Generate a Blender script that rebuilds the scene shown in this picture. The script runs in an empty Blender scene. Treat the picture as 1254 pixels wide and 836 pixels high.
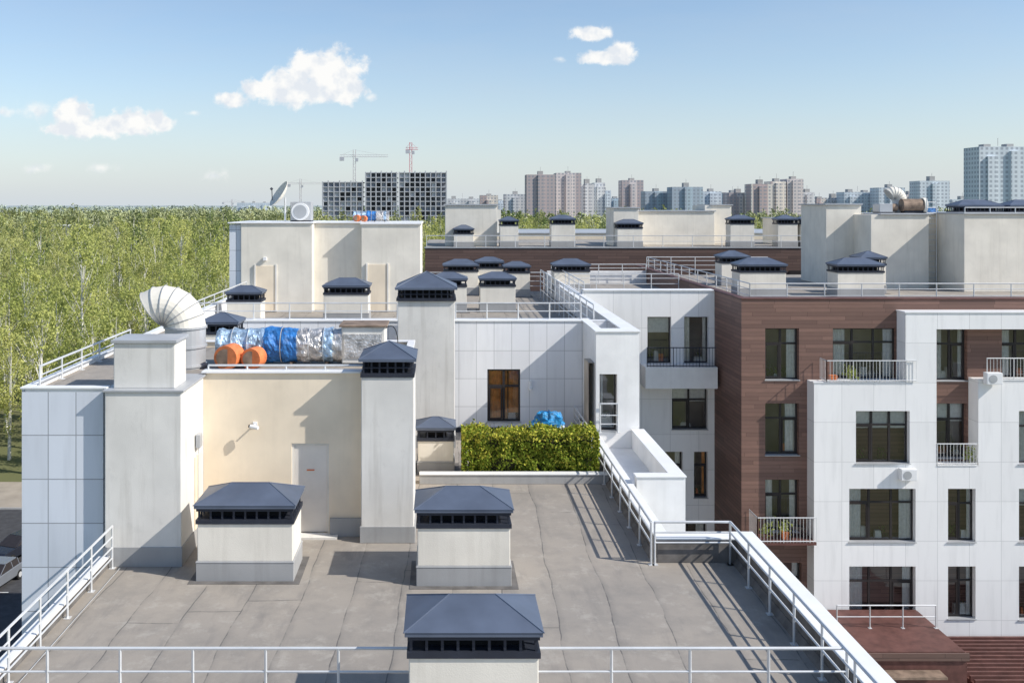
import bpy, math, random
from mathutils import Vector, Matrix
from mathutils import noise as N
scene = bpy.context.scene
scene.view_settings.view_transform = 'Standard'
scene.view_settings.look = 'None'
scene.view_settings.exposure = 0
COL = scene.collection

# ------------------------------------------------------------------ materials
class NT:
    def __init__(s, name):
        s.m = bpy.data.materials.new(name); s.m.use_nodes = True
        s.t = s.m.node_tree; s.t.nodes.clear()
        s.out = s.n('ShaderNodeOutputMaterial')
    def n(s, typ, **kw):
        nd = s.t.nodes.new(typ)
        for k, v in kw.items(): setattr(nd, k, v)
        return nd
    def l(s, a, b): s.t.links.new(a, b)
    def put(s, sock, v):
        if isinstance(v, bpy.types.NodeSocket): s.l(v, sock)
        elif v is not None:
            if isinstance(v, tuple) and len(v) == 3 and sock.type == 'RGBA': v = (*v, 1)
            sock.default_value = v
    def math(s, op, a, b=None, c=None):
        nd = s.n('ShaderNodeMath', operation=op)
        s.put(nd.inputs[0], a)
        if b is not None: s.put(nd.inputs[1], b)
        if c is not None: s.put(nd.inputs[2], c)
        return nd.outputs[0]
    def mix(s, f, a, b, mode='MIX'):
        nd = s.n('ShaderNodeMix', data_type='RGBA', blend_type=mode)
        s.put(nd.inputs[0], f); s.put(nd.inputs[6], a); s.put(nd.inputs[7], b)
        return nd.outputs[2]
    def pos(s):
        g = s.n('ShaderNodeNewGeometry'); return g.outputs['Position']
    def sep(s, v):
        nd = s.n('ShaderNodeSeparateXYZ'); s.l(v, nd.inputs[0]); return nd.outputs
    def comb(s, x, y, z):
        nd = s.n('ShaderNodeCombineXYZ')
        for i, v in enumerate((x, y, z)): s.put(nd.inputs[i], v)
        return nd.outputs[0]
    def noise(s, vec, scale, detail=3, rough=.55, dist=0):
        nd = s.n('ShaderNodeTexNoise'); s.l(vec, nd.inputs['Vector'])
        nd.inputs['Scale'].default_value = scale; nd.inputs['Detail'].default_value = detail
        nd.inputs['Roughness'].default_value = rough; nd.inputs['Distortion'].default_value = dist
        return nd.outputs['Fac']
    def vscale(s, v, t):
        nd = s.n('ShaderNodeVectorMath', operation='MULTIPLY'); s.l(v, nd.inputs[0]); nd.inputs[1].default_value = t
        return nd.outputs[0]
    def ramp(s, f, a, b):
        nd = s.n('ShaderNodeMapRange'); s.l(f, nd.inputs[0])
        nd.inputs[1].default_value = a; nd.inputs[2].default_value = b
        return nd.outputs[0]
    def white(s, v):
        nd = s.n('ShaderNodeTexWhiteNoise'); s.l(v, nd.inputs[0]); return nd.outputs['Value']
    def bsdf(s, col, rough=.8, metal=0., bump=None, bstr=.2, bdist=.01, spec=.3):
        p = s.n('ShaderNodeBsdfPrincipled')
        s.put(p.inputs['Base Color'], col); s.put(p.inputs['Roughness'], rough); s.put(p.inputs['Metallic'], metal)
        p.inputs['Specular IOR Level'].default_value = spec
        if bump is not None:
            b = s.n('ShaderNodeBump'); b.inputs['Strength'].default_value = bstr; b.inputs['Distance'].default_value = bdist
            s.l(bump, b.inputs['Height']); s.l(b.outputs[0], p.inputs['Normal'])
        s.l(p.outputs[0], s.out.inputs[0]); return p

def c3(c, k=1.): return (c[0]*k, c[1]*k, c[2]*k)

def stucco(name, col, dirt=.35, rough=.9, bscale=60):
    t = NT(name); p = t.pos()
    a = t.noise(p, .9, 4)
    c = t.mix(t.ramp(a, .3, .7), c3(col, .88), c3(col, 1.05))
    st = t.noise(t.vscale(p, (5, 5, .35)), 1.0, 4, .6)
    c = t.mix(t.math('MULTIPLY', t.ramp(st, .52, .78), dirt), c, (col[0]*.55, col[1]*.53, col[2]*.5))
    sp = t.noise(t.vscale(p, (1, 1, .6)), 2.6, 4, .7)
    c = t.mix(t.math('MULTIPLY', t.ramp(sp, .58, .68), dirt*.5), c, c3(col, .66))
    t.bsdf(c, rough, bump=t.noise(p, bscale, 1), bstr=.25, bdist=.01)
    return t.m

def panels(name, col, w, h, line=.02, lc=.45, var=.07, off=0., rough=.45, zoff=0.):
    t = NT(name); p = t.pos(); x, y, z = t.sep(p)
    u = t.math('DIVIDE', t.math('ADD', t.math('ADD', x, y), off+200), w)
    v = t.math('DIVIDE', t.math('ADD', z, 100+zoff), h)
    fu, fv = t.math('FRACT', u), t.math('FRACT', v)
    lu = t.math('LESS_THAN', fu, line/w); lv = t.math('LESS_THAN', fv, line/h)
    ln = t.math('MAXIMUM', lu, lv)
    wn = t.white(t.comb(t.math('FLOOR', u), t.math('FLOOR', v), 0))
    c = t.mix(wn, c3(col, 1-var), c3(col, 1+var*.5))
    st = t.noise(t.vscale(p, (4, 4, .5)), 1.0, 3)
    c = t.mix(t.math('MULTIPLY', t.ramp(st, .5, .8), .28), c, c3(col, .62))
    c = t.mix(ln, c, c3(col, lc))
    t.bsdf(c, rough)
    return t.m

def planks(name, col, h=.16, L=2.2):
    t = NT(name); p = t.pos(); x, y, z = t.sep(p)
    v = t.math('DIVIDE', t.math('ADD', z, 100), h); row = t.math('FLOOR', v)
    u = t.math('ADD', t.math('DIVIDE', t.math('ADD', t.math('ADD', x, y), 200), L), t.white(t.comb(row, 3., 0)))
    wn = t.white(t.comb(t.math('FLOOR', u), row, 1.))
    c = t.mix(wn, c3(col, .78), (col[0]*1.2, col[1]*1.18, col[2]*1.15))
    g = t.noise(t.vscale(p, (1.5, 1.5, 22)), 1.5, 3)
    c = t.mix(t.math('MULTIPLY', t.ramp(g, .35, .7), .35), c, c3(col, .65))
    ln = t.math('MAXIMUM', t.math('LESS_THAN', t.math('FRACT', v), .09), t.math('LESS_THAN', t.math('FRACT', u), .006))
    c = t.mix(ln, c, c3(col, .45))
    t.bsdf(c, .6)
    return t.m

def simple(name, col, rough=.5, metal=0., var=.12, sc=3., spec=.3, bump=0):
    t = NT(name); p = t.pos(); n = t.noise(p, sc, 3)
    c = t.mix(t.ramp(n, .3, .7), c3(col, 1-var), c3(col, 1+var))
    if bump: t.bsdf(c, rough, metal, bump=t.noise(p, sc*3, 3), bstr=bump, bdist=.03, spec=spec)
    else: t.bsdf(c, rough, metal, spec=spec)
    return t.m

M = {}
M['cream'] = stucco('cream_stucco', (.86, .74, .57), .12)
M['cream2'] = stucco('pale_stucco', (.81, .76, .66), .25)
M['pillar'] = stucco('weathered_stucco', (.77, .745, .69), .45)
M['white'] = stucco('white_render', (.87, .86, .84), .14)
M['cop'] = simple('white_metal_coping', (.82, .82, .81), .4, 0, .05, 1.2)
M['copg'] = simple('grey_metal_coping', (.45, .46, .47), .4, .2, .08, 1.5)
M['flash'] = stucco('grey_flashing', (.38, .38, .375), .3, rough=.6)
M['tileA'] = panels('porcelain_tile', (.70, .735, .79), .6, .95)
M['tileB'] = panels('facade_tile', (.83, .83, .835), .6, .95, lc=.62, off=.2)
M['tileW'] = panels('white_tile', (.87, .86, .84), 1.25, 1.55, lc=.72, var=.04)
M['brown'] = planks('brown_siding', (.215, .128, .102))
M['brown2'] = planks('dark_brown_siding', (.14, .09, .075), .2)
M['cap'] = simple('slate_sheet_metal', (.115, .14, .19), .45, .2, .14, 1.5, .5)
M['dark'] = simple('dark_louvre_metal', (.035, .04, .055), .5, .2)
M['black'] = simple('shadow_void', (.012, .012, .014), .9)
M['steel'] = simple('galvanised_rail', (.68, .69, .69), .35, .25, .08)
M['frame'] = simple('window_frame_dark', (.035, .03, .03), .4)
M['framew'] = simple('white_paint', (.80, .80, .79), .4, 0, .04)
M['room'] = simple('room_interior', (.40, .35, .29), .9, 0, .6, .35)
M['curtain'] = simple('curtain_cloth', (.84, .82, .78), .9, 0, .1, 8)
M['door'] = simple('door_paint', (.78, .72, .64), .5, 0, .04)
M['concrete'] = stucco('concrete', (.42, .41, .39), .4)
M['foil'] = simple('foil_insulation', (.66, .63, .60), .34, .6, .45, 6, .5, 1.)
M['bluefoil'] = simple('blue_foil_wrap', (.40, .54, .68), .36, .45, .6, 5, .5, 1.)
M['blue'] = simple('blue_plastic', (.03, .17, .46), .45, 0, .45, 6, .5, 1.)
M['blue2'] = simple('blue_tarp', (.02, .24, .50), .45, 0, .6, 7, .5, 1.)
M['orange'] = simple('orange_duct', (.74, .22, .08), .55, 0, .25, 5)
M['rust'] = simple('rusty_metal', (.26, .19, .14), .7, .2, .4, 3)
M['redbrown'] = simple('red_brown_paint', (.13, .06, .05), .55, 0, .25)
M['asphalt'] = simple('asphalt', (.065, .065, .068), .9, 0, .2, 2)
M['sand'] = simple('sandy_path', (.36, .31, .25), .95, 0, .15, .5)
M['paint'] = simple('road_paint', (.7, .7, .68), .7)
M['soil'] = simple('soil', (.06, .055, .03), .95)
M['rubber'] = simple('tyre_rubber', (.02, .02, .02), .8)
M['deck'] = simple('courtyard_paving', (.28, .27, .25), .9, 0, .15, 1)
M['drape'] = simple('warm_drape', (.80, .36, .12), .9, 0, .3, 4)

def glassmat():
    t = NT('window_glass')
    tr = t.n('ShaderNodeBsdfTransparent'); tr.inputs[0].default_value = (.88, .90, .90, 1)
    gl = t.n('ShaderNodeBsdfGlossy'); gl.inputs['Roughness'].default_value = .03
    p = t.pos(); b = t.n('ShaderNodeBump'); b.inputs['Strength'].default_value = .12; b.inputs['Distance'].default_value = .05
    t.l(t.noise(p, .9, 1), b.inputs['Height']); t.l(b.outputs[0], gl.inputs['Normal'])
    lw = t.n('ShaderNodeFresnel'); lw.inputs[0].default_value = 1.5
    x = t.n('ShaderNodeMixShader')
    t.l(t.math('ADD', lw.outputs[0], .09), x.inputs[0]); t.l(tr.outputs[0], x.inputs[1]); t.l(gl.outputs[0], x.inputs[2])
    t.l(x.outputs[0], t.out.inputs[0]); return t.m
M['glass'] = glassmat()

def membrane(name, tint=1.):
    t = NT(name); p = t.pos(); x, y, z = t.sep(p)
    wob = t.math('MULTIPLY', t.math('SUBTRACT', t.noise(p, .35, 3), .5), .35)
    u = t.math('ADD', t.math('ADD', x, t.math('MULTIPLY', y, -.03)), t.math('ADD', wob, 50.35))
    row = t.math('FLOOR', u); fu = t.math('FRACT', u)
    off = t.math('MULTIPLY', t.white(t.comb(row, 5., 0)), 8.)
    v = t.math('DIVIDE', t.math('ADD', t.math('ADD', y, off), wob), 8.)
    fv = t.math('FRACT', v)
    wn = t.white(t.comb(row, t.math('FLOOR', v), 2.))
    big = t.noise(p, .25, 4, .6); med = t.noise(p, 1.3, 5, .7); fine = t.noise(p, 90, 1)
    T = lambda a, b, c_: (a*tint, b*tint, c_*tint)
    c = t.mix(t.ramp(big, .35, .65), T(.41, .36, .30), T(.31, .28, .245))
    c = t.mix(t.math('MULTIPLY', wn, .35), c, T(.35, .315, .27))
    c = t.mix(t.math('MULTIPLY', t.ramp(med, .45, .70), .5), c, T(.22, .205, .185))
    c = t.mix(t.math('MULTIPLY', t.ramp(t.noise(p, 2.1, 5, .7), .54, .68), .5), c, T(.49, .45, .39))
    c = t.mix(t.math('MULTIPLY', t.ramp(t.noise(t.vscale(p, (2.2, .5, 1)), 1., 4, .65), .54, .70), .5), c, T(.205, .19, .175))
    c = t.mix(t.math('MULTIPLY', t.ramp(fine, .3, .7), .25), c, T(.16, .15, .14))
    edge = t.math('MULTIPLY', t.math('MULTIPLY', t.ramp(fu, .14, .0), .35), t.ramp(big, .3, .6))
    c = t.mix(edge, c, T(.12, .115, .11))
    s1 = t.math('MAXIMUM', t.math('LESS_THAN', fu, .022), t.math('LESS_THAN', fv, .0032))
    c = t.mix(t.math('MULTIPLY', t.math('MULTIPLY', s1, t.ramp(med, .40, .55)), .7), c, T(.085, .08, .078))
    t.bsdf(c, .72, bump=fine, bstr=.3, bdist=.006, spec=.4)
    return t.m
M['roof'] = membrane('bitumen_membrane')
M['roofd'] = simple('bitumen_membrane_dark', (.15, .14, .13), .9, 0, .3, 3)

def leafmat(name, c1, c2, cm=None, tl=0.):
    t = NT(name)
    oi = t.n('ShaderNodeObjectInfo').outputs['Random']
    c = t.mix(oi, c1, c2)
    if cm:
        p = t.pos(); n2 = t.noise(p, .012, 2)
        c = t.mix(t.math('MULTIPLY', t.ramp(n2, .45, .65), .6), c, cm)
    d = t.n('ShaderNodeBsdfDiffuse'); t.put(d.inputs[0], c)
    if tl:
        tr = t.n('ShaderNodeBsdfTranslucent'); t.put(tr.inputs[0], c); x = t.n('ShaderNodeMixShader'); x.inputs[0].default_value = tl
        t.l(d.outputs[0], x.inputs[1]); t.l(tr.outputs[0], x.inputs[2]); t.l(x.outputs[0], t.out.inputs[0])
    else: t.l(d.outputs[0], t.out.inputs[0])
    return t.m
M['leaf'] = leafmat('birch_leaves', (.36, .41, .12), (.58, .58, .20), (.45, .43, .21), .35)
M['leafd'] = leafmat('dark_leaves', (.18, .24, .09), (.34, .35, .15), None, .3)
M['leaffar'] = leafmat('far_hazed_leaves', (.36, .41, .20), (.48, .49, .27), (.30, .33, .20))  # distance haze painted into the leaf colours
M['leafhaze'] = leafmat('hazy_leaves', (.38, .44, .36), (.44, .49, .40))  # stronger haze tint in the colour, for the horizon groves
M['hedge'] = leafmat('hedge_leaves', (.17, .22, .03), (.17, .22, .03))
M['hedgey'] = leafmat('hedge_young_leaves', (.46, .44, .07), (.46, .44, .07))
M['bark'] = simple('birch_bark', (.62, .60, .54), .9, 0, .4, 2)

# ------------------------------------------------------------------ mesh helpers
class Buf:
    def __init__(s, mat, bevel=0, smooth=False, solid=0): s.v = []; s.f = []; s.mat = mat; s.bevel = bevel; s.smooth = smooth; s.solid = solid
    def quad(s, *pts):
        i = len(s.v); s.v += [tuple(p) for p in pts]; s.f.append(tuple(range(i, i+len(pts))))
    def box(s, x0, x1, y0, y1, z0, z1):
        if x0 > x1: x0, x1 = x1, x0
        i = len(s.v)
        s.v += [(x0,y0,z0),(x1,y0,z0),(x1,y1,z0),(x0,y1,z0),(x0,y0,z1),(x1,y0,z1),(x1,y1,z1),(x0,y1,z1)]
        for f in ((0,3,2,1),(4,5,6,7),(0,1,5,4),(1,2,6,5),(2,3,7,6),(3,0,4,7)): s.f.append(tuple(i+k for k in f))
    def frus(s, a, b):
        i = len(s.v)
        for (x0,x1,y0,y1,z) in (a, b): s.v += [(x0,y0,z),(x1,y0,z),(x1,y1,z),(x0,y1,z)]
        for f in ((0,3,2,1),(4,5,6,7),(0,1,5,4),(1,2,6,5),(2,3,7,6),(3,0,4,7)): s.f.append(tuple(i+k for k in f))
    def tube(s, p, q, r, n=6, r2=None, caps=True):
        p, q = Vector(p), Vector(q); d = (q-p).normalized()
        a = d.orthogonal().normalized(); b = d.cross(a); r2 = r if r2 is None else r2
        i = len(s.v)
        for k in range(n):
            t = 2*math.pi*k/n; o = a*math.cos(t)+b*math.sin(t)
            s.v.append(tuple(p+o*r)); s.v.append(tuple(q+o*r2))
        for k in range(n):
            j = (k+1) % n; s.f.append((i+2*k, i+2*j, i+2*j+1, i+2*k+1))
        if caps:
            s.f.append(tuple(i+2*k for k in range(n))[::-1]); s.f.append(tuple(i+2*k+1 for k in range(n)))
    def rings(s, rings, close=False):
        i = len(s.v); n = len(rings[0])
        for r in rings: s.v += [tuple(p) for p in r]
        for a in range(len(rings)-1):
            for k in range(n):
                j = (k+1) % n; s.f.append((i+a*n+k, i+a*n+j, i+(a+1)*n+j, i+(a+1)*n+k))
        if close:
            s.f.append(tuple(i+k for k in range(n))[::-1]); s.f.append(tuple(i+(len(rings)-1)*n+k for k in range(n)))

class Obj:
    def __init__(s, name, loc=(0,0,0)): s.name = name; s.p = {}; s.loc = loc
    def part(s, pn, mat=None, **kw):
        if pn not in s.p: s.p[pn] = Buf(mat, **kw)
        return s.p[pn]
    def done(s, rot=0):
        parts = {k: b for k, b in s.p.items() if b.f}
        def mk(nm, b):
            me = bpy.data.meshes.new(nm); me.from_pydata(b.v, [], b.f); me.update()
            me.materials.append(M[b.mat] if isinstance(b.mat, str) else b.mat)
            o = bpy.data.objects.new(nm, me); COL.objects.link(o)
            if b.smooth:
                for p in me.polygons: p.use_smooth = True
            if b.bevel:
                md = o.modifiers.new('bevel', 'BEVEL'); md.width = b.bevel; md.segments = 2; md.limit_method = 'ANGLE'
            if b.solid:
                md = o.modifiers.new('solid', 'SOLIDIFY'); md.thickness = b.solid
            return o
        if len(parts) == 1:
            o = mk(s.name, list(parts.values())[0]); o.location = s.loc; o.rotation_euler = (0,0,rot); return o
        e = bpy.data.objects.new(s.name, None); COL.objects.link(e); e.location = s.loc; e.rotation_euler = (0,0,rot)
        for k, b in parts.items(): mk(k, b).parent = e
        return e

def railing(b, p, q, h=.9, sp=1.2, rails=(.3, .6, 1.), r=.026, pr=.024):
    p, q = Vector(p), Vector(q); L = (q-p).length; n = max(1, round(L/sp))
    for i in range(n+1):
        c = p.lerp(q, i/n); b.tube(c, c+Vector((0,0,h)), pr)
        b.box(c.x-.06, c.x+.06, c.y-.06, c.y+.06, c.z, c.z+.014)
    for f in rails:
        o = Vector((0,0,h*f)); b.tube(p+o, q+o, r if f == 1. else r*.7)

def bars(b, p, q, h=.95, sp=.13, r=.022):
    p, q = Vector(p), Vector(q); L = (q-p).length
    for f in (.06, .97): b.tube(p+Vector((0,0,h*f)), q+Vector((0,0,h*f)), r)
    n = max(1, round(L/sp))
    for i in range(n+1):
        c = p.lerp(q, i/n); b.tube(c, c+Vector((0,0,h)), .009 if i % 8 else .02, 4)

def vent(cx, y0, z0, w=2.0, d=1.25, h=1.5, body='cream2', name='roof_vent', base=True, rot=0):
    """ventilation shaft: stucco body, flashing skirt, louvred opening, hipped sheet metal cap"""
    o = Obj(name, (cx, y0+d/2, z0)); hw = w/2-.06; hd = d/2-.06
    sk = .42*min(1, h/1.5) if base else 0
    if base:
        f = o.part('flashing_skirt', 'flash', bevel=.01); f.box(-hw-.025, hw+.025, -hd-.025, hd+.025, 0, sk)
        f.box(-hw-.035, hw+.035, -hd-.035, hd+.035, sk-.04, sk-.015)
        o.part('membrane_collar', 'roofd').box(-hw-.16, hw+.16, -hd-.16, hd+.16, 0.0, .012)
    o.part('shaft_body', body, bevel=.015).box(-hw, hw, -hd, hd, sk-.01 if base else 0, h-.32)
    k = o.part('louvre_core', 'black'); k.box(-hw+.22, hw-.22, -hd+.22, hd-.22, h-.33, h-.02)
    l = o.part('louvre_frame', 'dark')
    l.box(-hw-.03, hw+.03, -hd-.03, hd+.03, h-.32, h-.235)
    n = max(3, int(w/.24))
    for i in range(n+1):
        x = -hw+.03+(2*hw-.06)*i/n
        for yy in (-hd+.02, hd-.05): l.box(x-.02, x+.02, yy, yy+.03, h-.235, h-.03)
    m = max(2, int(d/.24))
    for i in range(1, m):
        yy = -hd+(2*hd)*i/m
        for x in (-hw+.01, hw-.04): l.box(x, x+.03, yy-.02, yy+.02, h-.235, h-.03)
    l.box(-hw-.02, hw+.02, -hd-.02, hd+.02, h-.06, h-.001)
    c = o.part('metal_cap', 'cap', bevel=.006)
    rw = max(.03, (w-d)/2)
    c.box(-w/2, w/2, -d/2, d/2, h, h+.07)
    zt = h+.07+min(.30, d*.22)
    a = [(-w/2-.015,-d/2-.015,h+.072),(w/2+.015,-d/2-.015,h+.072),(w/2+.015,d/2+.015,h+.072),(-w/2-.015,d/2+.015,h+.072)]
    r1, r2 = (-rw, 0, zt), (rw, 0, zt)
    c2 = o.part('hip_sheets', 'cap')
    c2.quad(a[0], a[1], r2, r1); c2.quad(a[1], a[2], r2); c2.quad(a[2], a[3], r1, r2); c2.quad(a[3], a[0], r1)
    c2.quad(a[3], a[2], a[1], a[0])
    for (p, q) in ((a[0], r1), (a[1], r2), (a[2], r2), (a[3], r1), (r1, r2)): c2.tube(p, q, .012, 5)
    return o.done(rot)

def facade(o, x0, x1, z0, z1, y, mat, ops, depth=.28, room=1.6, pn='facade_wall', seed=1, warm=False):
    rr = random.Random(seed)
    w = o.part(pn, mat)
    xs = sorted({x0, x1, *[a for op in ops for a in op[:2]]}); zs = sorted({z0, z1, *[a for op in ops for a in op[2:4]]})
    for i in range(len(xs)-1):
        for j in range(len(zs)-1):
            mx, mz = (xs[i]+xs[i+1])/2, (zs[j]+zs[j+1])/2
            if any(op[0] < mx < op[1] and op[2] < mz < op[3] for op in ops): continue
            w.quad((xs[i], y, zs[j]), (xs[i+1], y, zs[j]), (xs[i+1], y, zs[j+1]), (xs[i], y, zs[j+1]))
    g = o.part('window_glass', 'glass'); f = o.part('window_frames', 'frame'); cu = o.part('curtains', 'curtain')
    dr = o.part('warm_drapes', 'drape')
    rm = o.part('room_interiors', 'room'); sill = o.part('window_sills', 'copg')
    for op in ops:
        a, b, c, d = op[:4]; cols = op[4] if len(op) > 4 else 2; tr = op[5] if len(op) > 5 else None
        Y = y+depth
        w.quad((a,y,c),(a,Y,c),(a,Y,d),(a,y,d)); w.quad((b,y,c),(b,y,d),(b,Y,d),(b,Y,c))
        w.quad((a,y,d),(a,Y,d),(b,Y,d),(b,y,d)); w.quad((a,y,c),(b,y,c),(b,Y,c),(a,Y,c))
        sill.box(a-.03, b+.03, y-.05, Y-.07, c-.001, c+.03)
        t = .055
        f.box(a, a+t, Y-.06, Y, c, d); f.box(b-t, b, Y-.06, Y, c, d)
        f.box(a+t, b-t, Y-.06, Y, c, c+t+.02); f.box(a+t, b-t, Y-.06, Y, d-t, d)
        for k in range(1, cols):
            xx = a+(b-a)*k/cols; f.box(xx-.04, xx+.04, Y-.065, Y-.005, c+t+.02, d-t)
        if tr:
            zz = c+(d-c)*tr; f.box(a+t, b-t, Y-.062, Y-.008, zz-.035, zz+.035)
            kk = rr.randint(0, cols-1); xa, xb = a+(b-a)*kk/cols+.06, a+(b-a)*(kk+1)/cols-.06
            for (u0,u1,v0,v1) in ((xa,xb,c+.09,c+.13),(xa,xb,zz-.08,zz-.04),(xa,xa+.04,c+.13,zz-.08),(xb-.04,xb,c+.13,zz-.08)): f.box(u0,u1,Y-.075,Y-.02,v0,v1)
        # each casement hangs at a slightly different angle, so reflections differ
        for k in range(cols):
            g0, g1 = a+(b-a)*k/cols, a+(b-a)*(k+1)/cols; j1, j2 = rr.uniform(-.01,.01), rr.uniform(-.008,.008)
            g.quad((g0,Y-.03+j1,c),(g1,Y-.03-j1,c),(g1,Y-.03-j1+j2,d),(g0,Y-.03+j1+j2,d))
        B = y+room; zc = c-.5; e = .3
        rm.quad((a-e,B,zc),(b+e,B,zc),(b+e,B,d+e),(a-e,B,d+e)); rm.quad((a-e,Y,zc),(b+e,Y,zc),(b+e,B,zc),(a-e,B,zc))
        rm.quad((a-e,Y,zc),(a-e,B,zc),(a-e,B,d+e),(a-e,Y,d+e)); rm.quad((b+e,Y,zc),(b+e,B,zc),(b+e,B,d+e),(b+e,Y,d+e))
        rm.quad((a-e,Y,d+e),(b+e,Y,d+e),(b+e,B,d+e),(a-e,B,d+e))
        def cur(bf, xa, xb, za, zb, yy):
            n = max(3, int((xb-xa)/.07))
            for k in range(n):
                u0 = xa+(xb-xa)*k/n; u1 = xa+(xb-xa)*(k+1)/n; o1 = .03*(k % 2); o2 = .03*((k+1) % 2)
                bf.quad((u0,yy+o1,za),(u1,yy+o2,za),(u1,yy+o2,zb),(u0,yy+o1,zb))
        q = rr.random(); wd = b-a
        if warm:
            cur(dr, a, a+wd*.62, c+.1, d+.05, Y+.02); cur(dr, b-wd*.35, b, c+.3, d+.05, Y+.03)
        elif q < .35: cur(cu, a, a+wd*rr.uniform(.15,.3), c-.05, d+.05, Y+.04); cur(cu, b-wd*rr.uniform(.12,.28), b, c-.05, d+.05, Y+.04)
        elif q < .6: cur(cu, a, a+wd*rr.uniform(.3,.5), c-.05, d+.05, Y+.04)
        elif q < .75: cu.quad((a,Y+.03,d-(d-c)*.35),(b,Y+.03,d-(d-c)*.35),(b,Y+.03,d),(a,Y+.03,d))
        elif q < .83: cur(dr, b-wd*.3, b, c-.05, d+.05, Y+.05)
        else: cur(cu, b-wd*rr.uniform(.2,.4), b, c-.05, d+.05, Y+.04)
        s1 = o.part('houseplants', 'leafd'); s2 = o.part('room_objects', 'curtain'); s3 = o.part('red_objects', 'orange')
        for _ in range(rr.randint(2, 6)):
            xx = rr.uniform(a+.1, b-.25); hh = rr.uniform(.12, .45); ww = rr.uniform(.08, .35)
            which = rr.choice((s1, s1, s2, s2, s3))
            if which is s1:
                for _ in range(22):
                    cx, cz = xx+rr.uniform(-.14,.2), c+.1+rr.uniform(0,.4); dx = rr.uniform(-.09,.09)
                    s1.quad((cx,Y+.12,cz),(cx+dx,Y+.16,cz+.03),(cx+dx*1.4,Y+.1,cz+.13))
            else: which.frus((xx, xx+ww, Y+.1, Y+.1+.15, c+.06), (xx+.02, xx+ww-.02, Y+.12, Y+.23, c+.06+hh))

# ------------------------------------------------------------------ near apartment building (roof we look at)
ZR = -7.75
nb = Obj('apartment_building')
w = nb.part('outer_walls', 'tileA')
w.box(-7.3, 6.85, 4, 20.7, -26, ZR); w.box(-7.3, 4.95, 20.7, 31.99, -26, ZR-.002)
r = nb.part('roof_membrane', 'roof')
r.quad((-7.1,4,ZR+.004),(6.4,4,ZR+.004),(6.4,20.3,ZR+.004),(-7.1,20.3,ZR+.004))
r.quad((-7.1,20.3,ZR+.004),(4.67,20.3,ZR+.004),(4.67,31.98,ZR+.004),(-7.1,31.98,ZR+.004))
c = nb.part('parapet_upstand', 'roofd', bevel=.02)
c.box(6.40, 6.47, 4, 20.30, ZR, -7.25); c.box(4.67, 6.47, 20.301, 20.37, ZR, -7.25)
c.box(4.67, 4.74, 20.37, 31.9, ZR, -7.25); c.box(-7.2, -7.1, 4, 20.08, ZR, ZR+.2)
c.frus((6.28,6.401,4,20.29,ZR+.003),(6.38,6.401,4,20.29,ZR+.12)); c.frus((4.55,4.671,20.3,31.9,ZR+.003),(4.65,4.671,20.3,31.9,ZR+.12))
c = nb.part('parapet_coping', 'cop', bevel=.01)
y = 4.
while y < 20.2:
    c.box(6.38, 6.87, y, min(y+2.49, 20.28), -7.25, -7.21); y += 2.5
c.box(4.65, 6.87, 20.282, 20.72, -7.25, -7.21)
y = 20.722
while y < 31:
    c.box(4.65, 4.97, y, min(y+2.49, 31.2), -7.25, -7.21); y += 2.5
c.box(-7.32, -7.08, 4, 20.08, ZR+.2, ZR+.235)
c = nb.part('parapet_wall', 'white')
c.box(6.472, 6.85, 4, 20.3, ZR, -7.251); c.box(4.745, 6.85, 20.371, 20.7, ZR, -7.251); c.box(4.741, 4.95, 20.7, 31.2, ZR, -7.251)
c.box(-7.3, -7.2, 4, 20.08, ZR, ZR+.199)
w = nb.part('tiled_side_block', 'tileA'); w.box(-9.06, -7.301, 20.3, 31.99, -26, -4.06)
w.box(-9.06, -9.0, 20.3, 31.9, -4.06, -3.99)
k = nb.part('side_block_coping', 'cop', bevel=.008)
k.box(-9.09, -8.86, 20.27, 31.9, -3.99, -3.95); k.box(-8.859, -7.21, 20.27, 20.5, -3.99, -3.95)
w2 = nb.part('side_block_parapet', 'white'); w2.box(-8.99, -7.302, 20.302, 20.48, -4.06, -3.991); w2.box(-8.99, -8.88, 20.481, 31.9, -4.06, -3.991)
rr_ = nb.part('side_block_roof', 'roof'); rr_.quad((-8.88,20.48,-4.055),(-7.3,20.48,-4.055),(-7.3,31.9,-4.055),(-8.88,31.9,-4.055))
w = nb.part('stair_block_walls', 'cream')
w.quad((-5.56,22,ZR),(-3.5,22,ZR),(-3.5,22,-3.95),(-5.56,22,-3.95))
w.quad((-2.62,22,ZR),(-.78,22,ZR),(-.78,22,-3.95),(-2.62,22,-3.95))
w.quad((-3.5,22,-5.6),(-2.62,22,-5.6),(-2.62,22,-3.95),(-3.5,22,-3.95))
w.quad((-3.5,22,ZR),(-3.5,22.12,ZR),(-3.5,22.12,-5.6),(-3.5,22,-5.6)); w.quad((-2.62,22,ZR),(-2.62,22,-5.6),(-2.62,22.12,-5.6),(-2.62,22.12,ZR))
w.quad((-3.5,22,-5.6),(-3.5,22.12,-5.6),(-2.62,22.12,-5.6),(-2.62,22,-5.6))
w.box(-7.298, -.78, 22.14, 27, ZR, -4.1); w.box(-5.6, -.78, 22.01, 22.139, -5.55, -3.951)
w.box(-7.2, -.78, 26.9, 27.02, -4.1, -3.95); w.box(-.9, -.781, 22.2, 26.9, -4.1, -3.95)
d = nb.part('service_door', 'door', bevel=.01); d.box(-3.45, -2.67, 22.06, 22.119, ZR+.06, -5.65)
d = nb.part('door_frame', 'pillar'); d.box(-3.499, -3.45, 22.04, 22.118, ZR, -5.6); d.box(-2.67, -2.621, 22.04, 22.118, ZR, -5.6); d.box(-3.45, -2.67, 22.04, 22.118, -5.65, -5.601)
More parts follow.
